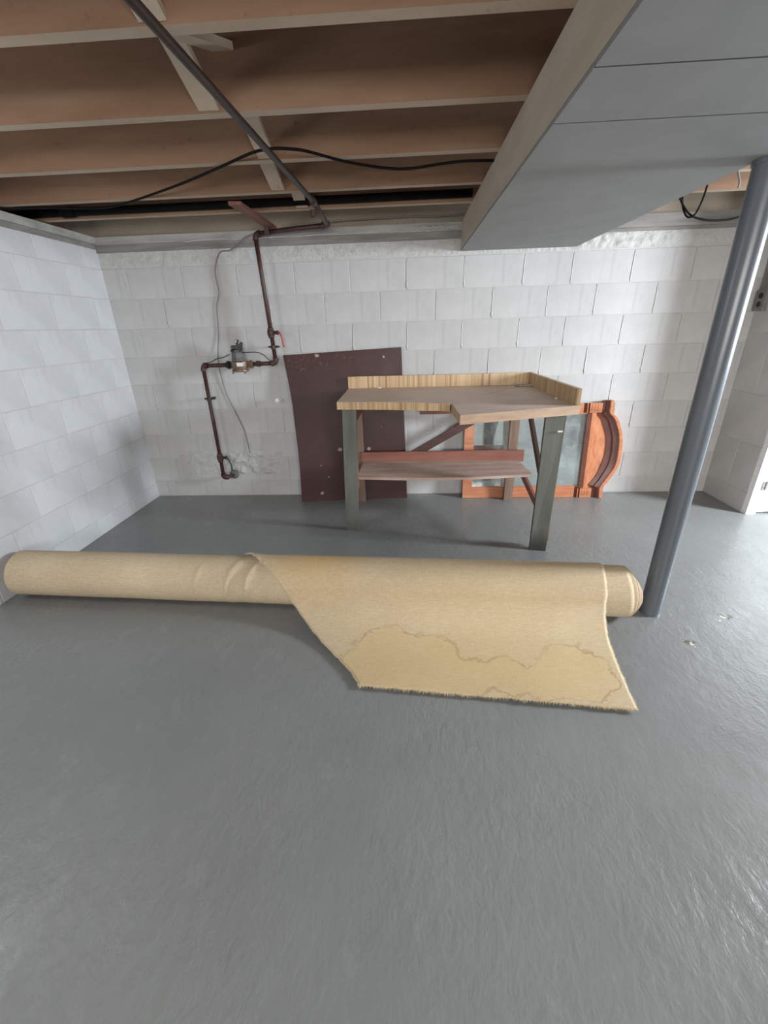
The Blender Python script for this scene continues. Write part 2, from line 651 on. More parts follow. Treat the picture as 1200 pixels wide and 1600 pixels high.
# raised ridges of mortar squeezed out of upright joints
for k, js in ((0, J1), (1, J2), (2, J1), (3, J2), (4, J1), (5, J2)):
    for x in js:
        if x < .35 and random.random() > .45:
            continue
        z0, z1 = ROWS[8 - k], ROWS[9 - k]
        pts, rr = [], []
        n = 9
        for i in range(n):
            t = i / (n - 1)
            pts.append((x + random.uniform(-.002, .002) + .002, YB + .001, z1 - .012 - (z1 - z0 - .018) * t))
            rr.append((.0022 + random.random() * .0022 + (.003 if i == n - 2 else 0)) * (.3 if i in (0, n - 1) else 1))
        MB().tube(pts, rr, 6).build('mortar_ridge', M_block, wb, smooth=True)

# left wall
wl = MB().box(XL - .25, XL - .0028, YR, YB, 0, 1.90)
wl = MB()
for (y0, y1, z0, z1) in ((YR, .55, 0, 1.9), (.55, 1.35, 0, 1.3), (.55, 1.35, 1.8, 1.9), (1.35, YB, 0, 1.9)):
    wl.box(XL - .25, XL - .0018, y0, y1, z0, z1)
wl = wl.build('wall_left', M_mortar)
wl['kind'] = 'structure'
LROWS = [0, .12, .33, .53, .74, .95, 1.16, 1.365, 1.569, 1.76, 1.888]
for k in range(10):
    z0, z1 = LROWS[9 - k], LROWS[10 - k]
    y = 1.42 if k % 2 else 1.62
    if y > 1.42:
        blk(1.40, y, z0, z1, M_block_left, wl, XL, 'y', -1)
    while y < YB - .02:
        y2 = min(y + .4064, YB)
        if YB - y2 < .05:
            y2 = YB
        blk(y, y2, z0, z1, M_block_left, wl, XL, 'y', -1)
        y = y2
w1 = MB().box(XL - .2, XL - .15, .55, .6, 1.3, 1.8).box(XL - .2, XL - .15, 1.3, 1.35, 1.3, 1.8).box(XL - .2, XL - .15, .6, 1.3, 1.3, 1.35).box(XL - .2, XL - .15, .6, 1.3, 1.75, 1.8).build('window_1', M_door)
w1['kind'] = 'structure'

# return wall at the right end of the back wall
ws = MB().box(XR + .0028, XR + .16, 2.985, YB + .01, 0, 1.90).build('wall_right', M_mortar)
ws['kind'] = 'structure'
SR = [0, .15, .487, .82, 1.215, 1.56, 1.885]
for k in range(6):
    cut = 3.2 if k % 2 else 3.43
    blk(2.985, cut, SR[k], SR[k + 1], M_block, ws, XR, 'y', 1)
    if cut < 3.4:
        blk(cut, YB, SR[k], SR[k + 1], M_block, ws, XR, 'y', 1)

# white door in the wall that faces the room beyond the return wall
wd = MB().box(XR + .16, X2, 3.0, 3.2, 0, 2.15).build('wall_right_rear', M_block)
wd['kind'] = 'structure'
d1 = MB().box(XR + .085, XR + .95, 2.972, 3.0, .012, 1.9).build('door_1', M_door, bevel=.002)
d1['kind'] = 'structure'
MB().box(XR + .012, XR + .08, 2.955, 2.985, 0, 1.94).build('door_casing', M_door, d1, bevel=.003)
MB().box(XR + .16, XR + .88, 2.966, 2.974, .17, .85).build('door_panel', M_door, d1, bevel=.004)
h = MB().box(XR + .062, XR + .098, 2.950, 2.956, .19, .25)
h.lathe((XR + .0825, 2.948, .185), (0, 0, 1), [(0, .004), (.07, .004)], 8)
h = h.build('hinge', M_lightmetal, d1)
for (dx, dz) in ((-.012, .205), (.009, .205), (-.012, .235), (.009, .235)):
    MB().lathe((XR + .0815 + dx, 2.951, dz), (0, -1, 0), [(0, .003), (.002, .002)], 8).build('screw', M_darkmetal, h)

# far right wall with its window; rear wall behind camera, opening added for the fill
f = MB()
for (y0, y1, z0, z1) in ((YR, 1.35, 0, 2.15), (2.1, 3.2, 0, 2.15), (1.35, 2.1, 1.93, 2.15), (1.35, 2.1, 0, 1.05)):
    f.box(X2, X2 + .2, y0, y1, z0, z1)
f = f.build('wall_far_right', M_block)
f['kind'] = 'structure'
f = MB()
for (x0, x1, z0, z1) in ((-2.45, -.45, 0, 2.15), (1.85, X2 + .2, 0, 2.15), (-.45, 1.85, 0, 1.0), (-.45, 1.85, 1.95, 2.15)):
    f.box(x0, x1, YR - .2, YR, z0, z1)
f = f.build('wall_rear', M_block)
f['kind'] = 'structure'

# sill plates
t1 = MB().box(XL, .9, YB - .030, YB + .12, 1.908, ZJ - .01)
t1 = t1.build('trim_1', M_sill, bevel=.002)
t1['kind'] = 'structure'
MB().box(XL - .1, XR, YB - .012, YB + .12, 1.862, 1.908).build('grey_sill_board', M_sill_grey, t1, bevel=.002)
t3 = MB().box(.902, XR, YB - .030, YB + .12, 1.88, ZJ - .01).build('trim_3', M_sill_grey, bevel=.002)
t3['kind'] = 'structure'
g = MB()
for (a, b_, z) in ((-1.6, -.4, 1.912), (.05, .37, 1.93), (-.1, .3, 1.91)):
    pts = [(a + (b_ - a) * i / 14, YB - .032 - random.random() * .004, z + random.uniform(-.006, .006)) for i in range(15)]
    g.tube(pts, [.0012 + random.random() * .004 for _ in pts], 6)
g.build('dried_mortar_drips', M_lump, t1, smooth=True)
t2 = MB().box(XL - .2, XL + .028, YR, YB - .031, 1.912, ZJ - .01).build('trim_2', M_sill, bevel=.002)
t2['kind'] = 'structure'
MB().box(XL - .2, XL + .008, YR, YB - .02, 1.884, 1.912).build('grey_sill_board', M_sill_grey, t2, bevel=.002)

# rim joists, joists, cross bridging
MB().box(-2.42, .62, YB + .03, YB + .07, ZJ - .01, ZJ + JH).build('rim_joist', M_rim, ceil)
MB().box(.625, 2.6, YB + .028, YB + .07, ZJ - .01, ZJ + JH).build('rim_joist', M_rim, ceil)
MB().box(-2.46, -2.42, YR, YB + .07, ZJ - .01, ZJ + JH).build('rim_joist', M_sub, ceil)
far = [1.341 - .427 * i for i in range(1, 10)] + [1.341, 1.768, 2.194, 2.627, 2.98]
far.sort()
for y in far:
    jo = MB().box(-2.42, X2, y - .040, y, ZJ, ZJ + JH).build('joist', M_joist, ceil, bevel=.002)
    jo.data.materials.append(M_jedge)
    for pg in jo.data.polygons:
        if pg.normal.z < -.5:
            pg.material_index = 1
for i in range(3, len(far) - 1):
    y0, y1 = far[i], far[i + 1] - .04
    xa = {1.768: -.655, 2.194: -.60, 2.627: -.672, 1.341: -.60}.get(far[i + 1], -.63)
    w = .066
    a = (xa + w / 2, y0, ZJ + JH - .03)
    b_ = (xa + w / 2, y1, ZJ + .014)
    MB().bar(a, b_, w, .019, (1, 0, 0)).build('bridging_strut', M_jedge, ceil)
    a = (xa + w * 1.55, y0, ZJ + .014)
    b_ = (xa + w * 1.55, y1, ZJ + JH - .03)
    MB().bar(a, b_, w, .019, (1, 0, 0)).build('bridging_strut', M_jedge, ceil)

# ================================================================== BOXED BEAM
bb = thing('boxed_beam', (.77, 3.4, 1.79), 'long boxed beam under the ceiling, cream plank side and pale grey underside', 'beam')
MB().box(.38, .402, YR, YB - .002, 1.7995, ZJ - .001).build('side_plank', M_plank, bb, bevel=.0015)
MB().box(1.138, 1.16, YR, YB - .002, 1.7995, ZJ - .001).build('side_plank', M_plank, bb, bevel=.0015)
for (y0, y1) in ((YR, -.9), (-.894, .25), (.256, 1.155), (1.163, 1.416), (1.424, YB - .003)):
    MB().box(.381, 1.159, y0, y1, 1.7885, 1.7985).build('soffit_panel', M_soffit, bb, bevel=.0015)
MB().box(.41, 1.13, YR, YB - .003, 1.85, ZJ - .002).build('beam_core', M_sub, bb)

# ================================================================== STEEL POST
sp = thing('support_post', (1.19, 1.785, 0), 'round blue-grey steel post beside the right end of the carpet roll', 'post')
MB().lathe((1.19, 1.785, 0), (0, 0, 1), [(0, .047), (.004, .047), (.005, .0455), (1.775, .0455)], 48).build('shaft', M_post, sp, smooth=True, auto=.6)
MB().lathe((1.19, 1.785, 1.775), (0, 0, 1), [(0, .050), (.0125, .050)], 32).build('cap_plate', M_post, sp)

# ================================================================== WATER LINE WITH METER
wl_ = thing('water_pipe', (-1.0, 3.32, 1.1), 'maroon iron pipe running under the joists and down the back wall', 'pipe')
R = .0145
RO = .0118
MB().tube([(-.62, -1.2, 1.92), (-.53, 1.133, 1.921), (-.467, 2.60, 1.92)], RO, 16).build('overhead_run', M_iron_dark, wl_, smooth=True)
MB().tube([(-.467, 2.60, 1.92), (-.488, 3.14, 1.92)], R, 16).build('overhead_run', M_iron, wl_, smooth=True)
MB().tube([(-.488, 3.15, 1.92), (-.70, 3.205, 1.92), (-.96, 3.30, 1.92)], R, 14).build('side_run', M_iron, wl_, smooth=True)
MB().tube([(-1.008, 3.318, 1.90), (-1.0, 3.32, 1.7), (-.974, 3.32, 1.11)], R, 14).build('upright_run', M_iron, wl_, smooth=True)
MB().tube([(-.985, 3.32, 1.098), (-1.16, 3.32, 1.096)], R, 14).build('meter_feed', M_iron, wl_, smooth=True)
MB().tube([(-1.34, 3.32, 1.094), (-1.525, 3.32, 1.093)], R, 14).build('meter_feed', M_iron, wl_, smooth=True)
MB().tube([(-1.537, 3.32, 1.075), (-1.535, 3.32, .22)], R, 14).build('upright_run', M_iron, wl_, smooth=True)
MB().tube([(-1.53, 3.33, .197), (-1.49, 3.38, .197), (-1.485, 3.43, .197)], R, 14).build('wall_entry', M_iron, wl_, smooth=True)


def elbow(c, d1, d2, r=.019):
    c, d1, d2 = Vector(c), Vector(d1).normalized(), Vector(d2).normalized()
    p = []
    A, B_ = c + d1 * .030, c + d2 * .030
    for i in range(9):
        t = i / 8
        p.append(A * (1 - t) ** 2 + c * 2 * t * (1 - t) + B_ * t * t)
    m = MB()
    m.tube([A + d1 * .006] + p + [B_ + d2 * .006], [r * 1.12] + [r * 1.12] + [r] * 7 + [r * 1.12] * 2, 14)
    return m.build('elbow', M_iron, wl_, smooth=True, auto=.7)


elbow((-.488, 3.15, 1.92), (.04, -1, 0), (-1, .26, 0))
elbow((-1.008, 3.32, 1.92), (1, -.35, 0), (0, 0, -1))
elbow((-.972, 3.32, 1.098), (0, 0, 1), (-1, 0, 0))
elbow((-1.537, 3.32, 1.093), (1, 0, 0), (0, 0, -1))
elbow((-1.535, 3.32, .197), (0, 0, 1), (.55, .7, 0))
MB().lathe((-.468, 2.575, 1.92), (0, 1, 0), [(0, .015), (.004, .018), (.046, .018), (.05, .015)], 16).build('coupling', M_iron_dark, wl_, smooth=True, auto=.6)
MB().lathe((-.492, 2.69, 1.905), (0, 0, -1), [(0, .013), (.03, .013), (.036, .006)], 10).build('drain_plug', M_iron, wl_, smooth=True, auto=.6)
MB().lathe((-1.09, 3.32, 1.097), (-1, 0, 0), [(0, .019), (.02, .022), (.035, .019)], 8).build('coupling', M_iron, wl_)
for zc, xx in ((1.21, -.979), (.845, -1.536)):
    k = MB().lathe((xx, 3.32, zc - .012), (0, 0, 1), [(0, .019), (.024, .019)], 14)
    k.box(xx - .040, xx + .040, 3.33, 3.342, zc - .004, zc + .008)
    k.box(xx - .006, xx + .006, 3.335, YB, zc - .004, zc + .006)
    k = k.build('pipe_clamp', M_iron_dark, wl_)
    for sx in (-.033, .033):
        MB().lathe((xx + sx, 3.322, zc + .002), (0, 1, 0), [(0, .006), (.03, .006)], 6).build('bolt', M_darkmetal, k)
# red handled ball valve
v = MB().lathe((-.984, 3.32, 1.27), (0, 0, 1), [(0, .016), (.008, .022), (.02, .022), (.024, .026), (.05, .027), (.056, .022), (.068, .022), (.074, .016)], 8)
v.lathe((-.984, 3.32, 1.308), (1, -.25, 0), [(.015, .013), (.045, .011), (.052, .016), (.058, .016)], 10)
v = v.build('shutoff_valve', M_iron, wl_)
MB().tube(bez([(-.930, 3.306, 1.318), (-.915, 3.302, 1.305), (-.902, 3.30, 1.27), (-.893, 3.298, 1.21)], 5), .0055, 8).build('red_handle', M_red, v, smooth=True)
# lower valve
v = MB().lathe((-1.536, 3.32, .335), (0, 0, 1), [(0, .016), (.008, .022), (.02, .022), (.026, .026), (.052, .027), (.058, .022), (.07, .022), (.078, .016)], 8)
v.lathe((-1.536, 3.32, .372), (1, -.2, .1), [(.015, .012), (.046, .010), (.050, .014), (.058, .014)], 10)
v = v.build('shutoff_valve', M_iron, wl_)
MB().tube(bez([(-1.476, 3.308, .378), (-1.462, 3.305, .36), (-1.447, 3.303, .32), (-1.446, 3.303, .27)], 5), .006, 8).build('blue_handle', M_blue, v, smooth=True)
MB().lathe((-1.485, 3.395, .197), (0, 1, 0), [(0, .022), (.012, .036), (.034, .040)], 12).build('wall_flange', M_greycast, wl_, smooth=True, auto=.6)
# bonding wire round the meter
bw_ = MB().tube(bez([(-1.525, 3.30, 1.112), (-1.46, 3.285, 1.118), (-1.40, 3.28, 1.143), (-1.36, 3.28, 1.148), (-1.30, 3.28, 1.17)], 6), .0032, 6)
bw_.tube(bez([(-1.205, 3.28, 1.18), (-1.10, 3.285, 1.18), (-1.05, 3.285, 1.16), (-1.015, 3.29, 1.125), (-.99, 3.298, 1.11)], 6), .0032, 6)
bw_.build('bonding_wire', M_darkmetal, wl_, smooth=True)

# meter
mt = thing('water_meter', (-1.25, 3.32, 1.05), 'bronze water meter with grey register, fitted in the pipe on the back wall', 'meter')
c0 = (-1.25, 3.32, 1.045)
MB().lathe(c0, (0, 0, 1), [(0, .052), (.006, .062), (.014, .062), (.018, .056), (.045, .064), (.07, .062), (.078, .056)], 20).build('bronze_body', M_bronze, mt, smooth=True, auto=.5)
MB().lathe(c0, (0, 0, 1), [(.078, .056), (.088, .058), (.094, .054), (.135, .052), (.142, .046)], 8).build('grey_register_body', M_greycast, mt)
MB().lathe((-1.262, 3.32, 1.187), (0, 0, 1), [(0, .044), (.012, .044), (.018, .034), (.022, .03)], 8).build('black_cover', M_darkmetal, mt)
l = MB().box(-1.285, -1.235, 3.288, 3.30, 1.20, 1.232)
l.box(-1.238, -1.212, 3.29, 3.325, 1.195, 1.240)
l.lathe((-1.248, 3.30, 1.215), (.3, -.1, 1), [(0, .007), (.04, .007), (.045, .010), (.055, .010)], 8)
l.lathe((-1.215, 3.31, 1.23), (.2, 0, 1), [(0, .011), (.02, .011), (.022, .006)], 8)
l.build('register_lid', M_darkmetal, mt)
MB().lathe((-1.243, 3.292, 1.252), (0, -.4, 1), [(0, .009), (.003, .011), (.016, .008)], 8).build('seal_cap', M_lightmetal, mt)
for sx in (-1, 1):
    u_ = MB().lathe((-1.25 + sx * .055, 3.32, 1.094), (sx, 0, 0), [(0, .026), (.02, .020), (.022, .030), (.04, .030), (.042, .020), (.05, .020)], 8)
    u_ = u_.build('union_nut', M_bronze if sx > 0 else M_darkmetal, mt)
MB().box(-1.248, -1.205, 3.249, 3.262, 1.087, 1.112).build('white_label', M_tag, mt)
for sx in (-.045, .045):
    MB().lathe((-1.25 + sx, 3.28, 1.032), (0, 0, 1), [(0, .007), (.018, .007)], 6).build('bolt', M_bronze, mt)

# wooden cleat under the joist next to the pipe bend
MB().hexa([(-.945, 2.70, 1.945), (-.88, 2.71, 1.945), (-.862, 3.33, 1.945), (-.92, 3.34, 1.945),
           (-.945, 2.70, 1.962), (-.88, 2.71, 1.962), (-.862, 3.33, 1.962), (-.92, 3.34, 1.962)]).build('timber_cleat', M_cleat, bevel=.002, loc=(-.9, 3.0, 1.945))
tag(bpy.data.objects['timber_cleat'], 'short red-brown timber cleat from the black pipe to the wall pipe', 'cleat')
cl = bpy.data.objects['timber_cleat']
MB().box(-.925, -.895, 3.255, 3.29, 1.905, 1.945).build('packing_block', M_darkwood, cl)

# black iron pipe in front of the last joist
bp_ = thing('black_iron_pipe', (-1.0, 2.905, 1.995), 'thick black pipe running sideways just before the last joist', 'pipe')
MB().tube([(-2.35, 2.905, 1.992), (.375, 2.905, 1.996)], .0205, 16).build('pipe_run', M_blackpipe, bp_, smooth=True)
MB().lathe((-2.02, 2.905, 1.9925), (1, 0, 0), [(0, .024), (.004, .027), (.07, .027), (.075, .024)], 16).build('coupling', M_blackpipe, bp_, smooth=True, auto=.6)

# cables
k = 1.04
p = [(-2.3, 2.46, 1.975), (-2.057, 2.502, 1.932), (-1.878, 2.534, 1.932), (-1.605, 2.575, 1.928), (-1.438, 2.536, 1.930), (-1.146, 2.371, 1.932), (-.924, 2.225, 1.932), (-.723, 2.079, 1.932), (-.569, 1.97, 1.934),
     (-.488, 1.944, 1.934), (-.429, 1.946, 1.932), (-.365, 1.979, 1.932), (-.236, 2.099, 1.930), (-.087, 2.195, 1.930), (.02, 2.219, 1.930), (.151, 2.184, 1.931), (.253, 2.17, 1.932), (.362, 2.184, 1.933)]
p = [(x * k, y * k, z + .0255) for x, y, z in p]
MB().tube(bez(p, 6), .0055, 8).build('ceiling_cable', M_black, smooth=True, loc=(-.5, 2.0, 1.95))
tag(bpy.data.objects['ceiling_cable'], 'long black cable draped below the joists from left corner to beam', 'cable')
p = [(-1.104, 3.36, 1.905), (-1.219, 3.395, 1.848), (-1.303, 3.415, 1.839), (-1.349, 3.418, 1.77), (-1.367, 3.418, 1.699), (-1.362, 3.418, 1.584), (-1.396, 3.418, 1.492), (-1.415, 3.418, 1.319), (-1.449, 3.41, 1.137), (-1.449, 3.415, .995), (-1.432, 3.418, .863), (-1.383, 3.418, .72), (-1.341, 3.418, .589), (-1.326, 3.418, .482), (-1.315, 3.41, .383)]
p = [(.428, 3.38, 1.995), (.2, 3.385, 1.99), (.029, 3.39, 1.995), (-.312, 3.385, 1.99), (-.463, 3.37, 1.985), (-.596, 3.35, 1.975), (-.751, 3.34, 1.965), (-.816, 3.34, 1.945), (-.888, 3.34, 1.938), (-1.0, 3.35, 1.935)] + p
MB().tube(bez(p, 6), .004, 8).build('wall_cable', M_cable, smooth=True, loc=(-1.3, 3.4, 1.2))
tag(bpy.data.objects['wall_cable'], 'thin grey cable hanging loose down the back wall behind the meter', 'cable')
p = [(1.46, 2.9, 1.99), (1.503, 2.9, 1.931), (1.543, 2.9, 1.88), (1.594, 2.9, 1.84), (1.678, 2.9, 1.819), (1.765, 2.9, 1.816), (1.837, 2.9, 1.825), (1.95, 2.9, 1.86), (2.1, 2.9, 1.955)]
MB().tube(bez(p, 6), .0055, 8).build('hanging_cable', M_black, smooth=True, loc=(1.7, 2.9, 1.82))
tag(bpy.data.objects['hanging_cable'], 'long black cable loop sagging below the joists right of the beam', 'cable')
p = [(1.512, 2.91, 1.985), (1.523, 2.91, 1.933), (1.54, 2.91, 1.88), (1.572, 2.905, 1.838), (1.60, 2.89, 1.848), (1.623, 2.89, 1.915), (1.632, 2.89, 1.985)]
MB().tube(bez(p, 6), .005, 8).build('hanging_cable', M_black, smooth=True, loc=(1.58, 2.9, 1.83))
tag(bpy.data.objects['hanging_cable.001'], 'short narrow black cable loop crossing the longer one right of the beam', 'cable')
MB().tube(bez([(1.59, 2.6, 1.975), (1.60, 2.6, 1.95), (1.615, 2.6, 1.92), (1.617, 2.6, 1.895)], 5), .005, 8).build('cable_end', M_cable, smooth=True, loc=(1.6, 2.6, 1.92))
tag(bpy.data.objects['cable_end'], 'stub of grey cable sticking down between joists by the post', 'cable')

# outlet at the right corner
ou = thing('electrical_outlet', (XR, 3.36, 1.42), 'dusty double outlet box high in the right corner behind the post', 'outlet')
MB().box(XR - .03, XR, 3.325, 3.405, 1.355, 1.485).build('box', M_outlet, ou, bevel=.004)
for zc in (1.395, 1.448):
    MB().lathe((XR - .029, 3.365, zc), (-1, 0, 0), [(0, .019), (.005, .018)], 16).build('socket', M_socket, ou)
MB().box(XR - .018, XR, 3.345, 3.395, 1.485, 1.87).build('conduit_board', M_outlet, ou, bevel=.003)
MB().box(XR - .024, XR - .016, 3.29, 3.34, 1.66, 1.80).build('timber_offcut', M_rawwood, ou)
MB().tube(bez([(XR - .012, 3.34, 1.68), (XR - .014, 3.315, 1.62), (XR - .012, 3.31, 1.55), (XR - .012, 3.34, 1.49)], 5), .006, 8).build('white_cord', M_tag, ou, smooth=True)

# anchor stub left of the panel
MB().lathe((-1.008, YB, .815), (-.15, -1, .05), [(0, .016), (.012, .016), (.014, .010), (.05, .010), (.053, .018), (.066, .018), (.070, .012)], 10).build('wall_anchor', M_tag, smooth=True, loc=(-1.008, YB, .815), auto=.6)
tag(bpy.data.objects['wall_anchor'], 'small white stub sticking out of the back wall left of the maroon sheet', 'stub')

# ================================================================== MAROON SHEET
LB = [(0, -.878, 3.255), (.339, -.874, 3.292), (.631, -.886, 3.33), (.837, -.896, 3.352), (1.148, -.934, 3.392)]
RB = [(0, .0, 3.332), (.34, -.009, 3.352), (.64, -.018, 3.37), (.85, -.025, 3.385), (1.183, -.036, 3.408)]
Lc = bez([(x, y, z) for z, x, y in LB], 8)
Rc = bez([(x, y, z) for z, x, y in RB], 8)


def pan(off):
    def f(u, v):
        i = min(int(v * 32 + .5), 32)
        a, b_ = Lc[i], Rc[i]
        q = a.lerp(b_, u)
        q = Vector((q.x, q.y + .012 * math.sin(math.pi * u) * (1 - .7 * v) + off, q.z))
        q.y = min(q.y, 3.418 + off * .5)
        q.z = max(q.z, 0.001)
        return q
    return f


m = MB()
A = m.grid(pan(0), 12, 33)
B_ = m.grid(pan(.006), 12, 33)
for j in range(32):
    m.face([A[j][0], A[j + 1][0], B_[j + 1][0], B_[j][0]])
    m.face([A[j][-1], A[j + 1][-1], B_[j + 1][-1], B_[j][-1]])
for i in range(11):
    m.face([A[0][i], A[0][i + 1], B_[0][i + 1], B_[0][i]])
    m.face([A[-1][i], A[-1][i + 1], B_[-1][i + 1], B_[-1][i]])
o = m.build('sheet_panel', M_panel, smooth=True, loc=(-.44, 3.3, 0), auto=.6)
tag(o, 'warped maroon-painted sheet leaning on the back wall behind the workbench', 'panel')

# ================================================================== WORKBENCH
wk = thing('workbench', (.25, 2.9, 0), 'corner workbench made of woodgrain laminate counter offcuts on grey timber legs', 'workbench')
ZT, TH = .9, .046


def slab(pts, name, mat, z0, z1, bev=.0015):
    return MB().prism(pts, z0, z1).build(name, mat, wk, bevel=bev)


slab([(-.436, 2.700), (-.1, 2.655), (.252, 2.566), (.262, 2.573), (.885, 3.362), (-.443, 3.362)], 'long_worktop', M_top_l, ZT - .012, ZT)
slab([(-.430, 2.706), (-.1, 2.661), (.252, 2.574), (.30, 2.64), (.86, 3.35), (-.43, 3.35)], 'chipboard_core', M_core, ZT - TH, ZT - .0125)
slab([(.2665, 2.566), (.274, 2.186), (.946, 2.404), (.930, 3.362), (.892, 3.362)], 'short_worktop', M_top_r, ZT - .012, ZT + .001)
slab([(.273, 2.57), (.280, 2.196), (.938, 2.412), (.922, 3.35), (.885, 3.35)], 'chipboard_core', M_core, ZT - TH, ZT - .0125)


def band(p0, p1, z0, z1, t, name, mat):
    a, b_ = Vector((*p0, (z0 + z1) / 2)), Vector((*p1, (z0 + z1) / 2))
    return MB().bar(a, b_, z1 - z0, t, (0, 0, 1)).build(name, mat, wk)


band((-.437, 2.698), (-.1, 2.653), ZT - TH, ZT - .001, .004, 'front_edge_band', M_edge_x)
band((-.1, 2.653), (.256, 2.563), ZT - TH, ZT - .001, .004, 'front_edge_band', M_edge_x)
band((.266, 2.564), (.273, 2.184), ZT - TH, ZT - .0005, .004, 'side_edge_band', M_edge_y)
band((.273, 2.184), (.946, 2.402), ZT - TH, ZT, .004, 'front_edge_band', simple('brown_woodgrain_edge', (150, 122, 98), (176, 148, 122), .5, 9, (.6, 2, 6), .1, .001))
MB().box(-.443, .905, 3.343, 3.362, ZT, .985).build('backsplash', M_edge_x, wk, bevel=.001)
MB().hexa([(.922, 2.412, ZT + .001), (.944, 2.405, ZT + .001), (.928, 3.362, ZT + .001), (.906, 3.343, ZT + .001),
           (.922, 2.412, .990), (.944, 2.405, .990), (.928, 3.362, .988), (.906, 3.343, .988)]).build('side_splash', M_edge_y, wk, bevel=.001)
MB().hexa([(-.435, 2.712, 0), (-.347, 2.706, 0), (-.347, 2.744, 0), (-.435, 2.75, 0),
           (-.408, 2.712, ZT - TH), (-.318, 2.706, ZT - TH), (-.318, 2.744, ZT - TH), (-.408, 2.75, ZT - TH)]).build('leg', M_greywood, wk, bevel=.003)
MB().hexa([(.775, 2.418, 0), (.868, 2.40, 0), (.872, 2.438, 0), (.779, 2.456, 0),
           (.775, 2.418, ZT - TH), (.885, 2.412, ZT - TH), (.885, 2.45, ZT - TH), (.779, 2.456, ZT - TH)]).build('leg', M_greywood, wk, bevel=.003)
MB().box(-.430, -.342, 3.262, 3.30, 0, ZT - TH).build('leg', M_rawwood, wk, bevel=.003)
MB().box(.787, .856, 3.262, 3.30, 0, ZT - TH).build('leg', M_rawwood, wk, bevel=.003)
# side bearers joining front and back legs
MB().box(-.345, -.325, 2.745, 3.26, .76, ZT - TH - .001).build('side_rail', M_redwood, wk, bevel=.002)
MB().box(-.343, -.333, 2.752, 2.79, .30, .84).build('inner_batten', M_redwood, wk)
# shelf
sh = MB()
N = 24


def shelf(top):
    def f(u, v):
        x = -.345 + (.858 + .345) * u
        yf = 2.79 - .03 * math.sin(math.pi * u) + .02 * u
        y = yf + (3.235 - yf) * v
        z = .374 - .024 * v - .006 * math.sin(math.pi * u) * (1 - v) - (0 if top else .018)
        return (x, y, z)
    return f


A = sh.grid(shelf(True), N, 8)
B_ = sh.grid(shelf(False), N, 8)
for i in range(N - 1):
    sh.face([A[0][i], A[0][i + 1], B_[0][i + 1], B_[0][i]])
    sh.face([A[-1][i], A[-1][i + 1], B_[-1][i + 1], B_[-1][i]])
for j in range(7):
    sh.face([A[j][0], A[j + 1][0], B_[j + 1][0], B_[j][0]])
    sh.face([A[j][-1], A[j + 1][-1], B_[j + 1][-1], B_[j][-1]])
sh.build('shelf_board', M_shelf, wk)
MB().box(-.36, .905, 3.236, 3.258, .335, .424).build('shelf_back_rail', M_redwood, wk, bevel=.002)
MB().bar((-.02, 3.315, .341), (.80, 3.315, .812), .062, .018, (0, 0, 1)).build('diagonal_brace', M_darkwood, wk)
MB().box(.10, .80, 3.262, 3.285, .707, .727).build('back_rail', M_redwood, wk)
MB().bar((.835, 3.05, .845), (.835, 2.47, .36), .05, .018, (0, 1, 0)).build('side_brace', M_darkwood, wk)
MB().bar((.835, 3.05, .335), (.835, 2.47, .225), .05, .018, (0, 0, 1)).build('shelf_bracket', M_redwood, wk)
MB().box(.868, .886, 2.43, 2.47, .06, .16).build('foot_block', M_rawwood, wk, bevel=.003)
MB().box(.845, .872, 2.405, 2.4125, .755, .763).build('splinter', M_tag, wk)

# scraps on the bench top
m = MB()
for i in range(9):
    x, y = .83 + random.uniform(-.07, .07), 3.26 + random.uniform(-.045, .045)
    a = random.uniform(0, 3)
    q = [(x + .03 * math.cos(a + t) * random.uniform(.6, 1.3), y + .022 * math.sin(a + t)) for t in (0, 1.7, 3.2, 4.6)]
    z = ZT + .0015 + .0018 * i
    m.prism(q, z, z + .0015)
o = m.build('paper_scraps', M_paper, loc=(.83, 3.26, ZT + .001))
tag(o, 'pale torn paper scraps in the back corner of the workbench top', 'scraps', kind='stuff')
m = MB().prism([(.886, 2.655), (.902, 2.648), (.905, 2.668), (.89, 2.672)], ZT + .0012, ZT + .006)
tag(m.build('wood_chip', M_paper, loc=(.895, 2.66, ZT + .001)), 'tiny pale chip lying on the bench top beside the right splash', 'chip')
m = MB().prism([(-.215, 3.30), (-.19, 3.30), (-.19, 3.32), (-.21, 3.325)], ZT + .0012, ZT + .012)
tag(m.build('wood_chip', M_paper, loc=(-.2, 3.31, ZT + .001)), 'tiny pale chip against the back splash on the long worktop', 'chip')

# ================================================================== DRESSER MIRROR lying on its side
mr = thing('framed_mirror', (1.0, 3.32, 0), 'orange pine dresser mirror with an arched crest, standing on its side behind the workbench', 'mirror')
LEAN = .09
nn = math.hypot(1, LEAN)
mv = Vector((0, LEAN, 1)) / nn
mn = Vector((0, -1, LEAN)) / nn
mo = Vector((0, 3.318, .002))


def mp(x, s, d):
    return mo + Vector((x, 0, 0)) + mv * s + mn * d


def mprism(pts, d0, d1, name, mat, parent=mr, bevel=.0015):
    m = MB()
    lo = [m.b.verts.new(mp(x, s, d0)) for x, s in pts]
    hi = [m.b.verts.new(mp(x, s, d1)) for x, s in pts]
    m.face(lo[::-1])
    m.face(hi)
    for i in range(len(pts)):
        m.face([lo[i], lo[(i + 1) % len(pts)], hi[(i + 1) % len(pts)], hi[i]])
    return m.build(name, mat, parent, bevel=bevel)


def rect(x0, x1, s0, s1):
    return [(x0, s0), (x1, s0), (x1, s1), (x0, s1)]


